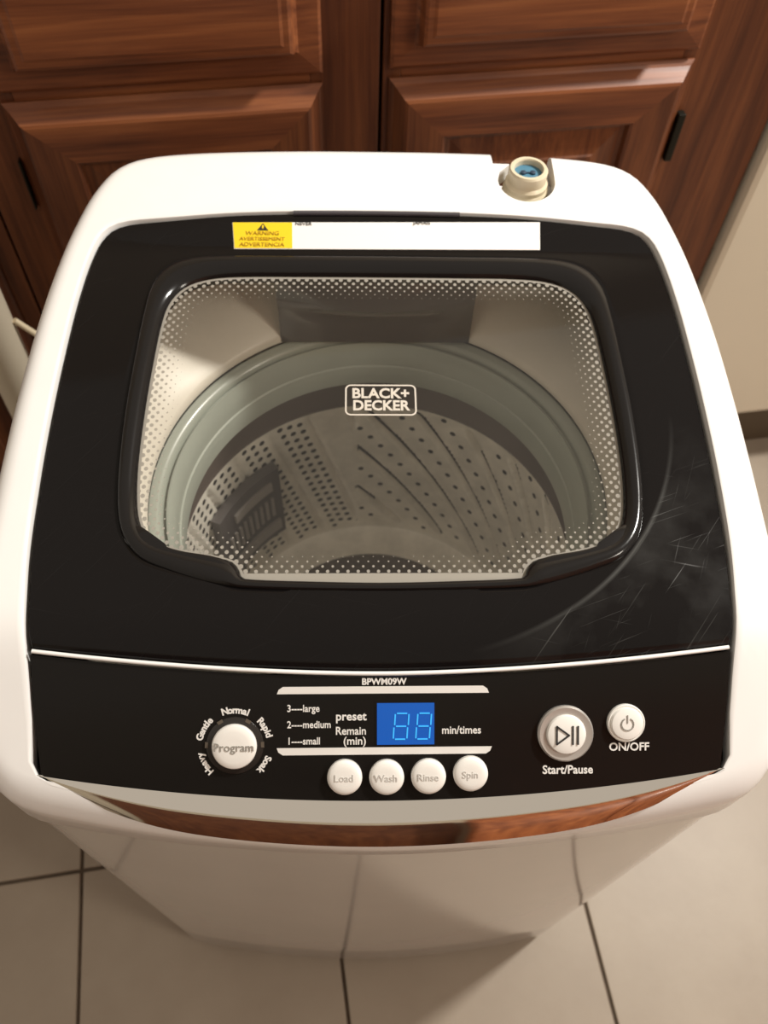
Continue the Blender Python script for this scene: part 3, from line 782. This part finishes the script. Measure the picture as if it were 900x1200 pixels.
for cc in ribs:
    for j in range(1, 50):
        z = Z0+(Z1-Z0)*j/50
        for off in (-.0036, 0, .0036):
            u = cc + SL*z + off/.81
            if U0+.002 < u < USPLIT-.001 and np.min((H[:, 0]-u)**2+(H[:, 1]-z)**2-(H[:, 2]+.0006)**2) > 0: pts.append((u, z))
    for off in (-.0020, .0020):
        last = None
        for j in range(1, 50):
            z = Z0+(Z1-Z0)*j/50; u = cc + SL*z + off/.81
            if U0+.002 < u < USPLIT-.001:
                pts.append((u, z))
                if last == j-1: edges.append((len(pts)-2, len(pts)-1))
                last = j
cv, ce, cf, _, _, _ = geometry.delaunay_2d_cdt([Vector(p) for p in pts], edges, [], 0, 1e-7)
V = []
for p in cv:
    r = RD - ribh(p.x, p.y); a = p.x/RD; V.append((r*math.cos(a), r*math.sin(a), p.y))
F = []
HT = [(a, b, (c_*.97)**2) for a, b, c_ in holes]
for f in cf:
    mx = sum(cv[i].x for i in f)/len(f); mz = sum(cv[i].y for i in f)/len(f)
    if np.min((H[:, 0]-mx)**2+(H[:, 1]-mz)**2-(H[:, 2]*.97)**2) < 0: continue
    if mx < USPLIT:
        skip = False
        for q_, cc in enumerate(ribs):
            top = (.006, .004, .030, .010, .002)[q_ % 5]; bot = (.012, .030, .008, .045, .010)[q_ % 5]
            if Z0+bot < mz < Z1-top and abs((mx-SL*mz-cc)*.81) < .00195: skip = True
        if skip: continue
    F.append(tuple(f))
me = bpy.data.meshes.new('perforated_wall'); me.from_pydata(V, [], F)
for p in me.polygons: p.use_smooth = True
me.materials.append(STEEL); pwall = bpy.data.objects.new('perforated_wall', me); COL.objects.link(pwall); pwall.parent = drum
pwall['label'] = 'perforated steel drum wall with slanting ribs'
a0, a1 = math.radians(205), math.radians(335); na = 60
V = [(RD*math.cos(a0+(a1-a0)*i/na), RD*math.sin(a0+(a1-a0)*i/na), z) for z in (Z0, Z1) for i in range(na+1)]
obj('plain_wall', V, [(i, i+1, na+2+i, na+1+i) for i in range(na)], STEEL, drum, True)
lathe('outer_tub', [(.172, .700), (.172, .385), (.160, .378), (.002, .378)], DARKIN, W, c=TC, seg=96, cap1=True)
lathe('drum_floor', [(.1600, .3970), (.1585, .3935), (.150, .390), (.125, .388)], STEEL, drum, c=TC, seg=96)
# pulsator with radial vanes
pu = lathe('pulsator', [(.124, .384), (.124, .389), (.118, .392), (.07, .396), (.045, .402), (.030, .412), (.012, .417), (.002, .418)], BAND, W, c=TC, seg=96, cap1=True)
for k in range(6):
    a = 2*PI*k/6+.3; V = []; F = []
    for i in range(13):
        t = i/12; r = .03+.085*t; aa = a+.5*t*t; hgt = .012*math.sin(PI*min(1, t*.9+.1))
        for off, hh in ((-.007, -.002), (-.003, hgt), (.003, hgt), (.007, -.002)):
            z = np.interp(r, [.03, .045, .07, .118], [.412, .402, .396, .392])
            V.append((r*math.cos(aa)-off*math.sin(aa), r*math.sin(aa)+off*math.cos(aa), z+hh))
    for i in range(12):
        for j in range(3): F.append((i*4+j, i*4+j+1, (i+1)*4+j+1, (i+1)*4+j))
    obj('vane', V, F, BAND, pu, True)
# lint filter cassette on the left of the drum wall
LF = mat('lint_filter_plastic', (.07, .06, .06), .4); LFS = mat('lint_filter_slat', (.30, .27, .25), .4)
def arcbox(name, t0, t1, r0, r1, z0, z1, m, parent, n_=10):
    lp = []
    for i in range(n_+1):
        a = math.radians(t0+(t1-t0)*i/n_); c_, s_ = math.cos(a), math.sin(a)
        lp.append([(r0*c_, r0*s_, z0), (r1*c_, r1*s_, z0), (r1*c_, r1*s_, z1), (r0*c_, r0*s_, z1)])
    return loft(name, lp, m, parent, False, True, True)
lf = arcbox('lint_filter', 127, 158, .150, .1595, .450, .560, LF, W); lf['label'] = 'dark slotted lint filter'
arcbox('filter_bar', 131, 150, .1475, .1500, .533, .545, LFS, lf); arcbox('filter_bar', 129, 156, .1475, .1500, .462, .478, LFS, lf)
for k in range(9):
    arcbox('filter_slat', 131+k*2.8, 132.2+k*2.8, .1480, .1500, .490, .520, LFS, lf, 2)
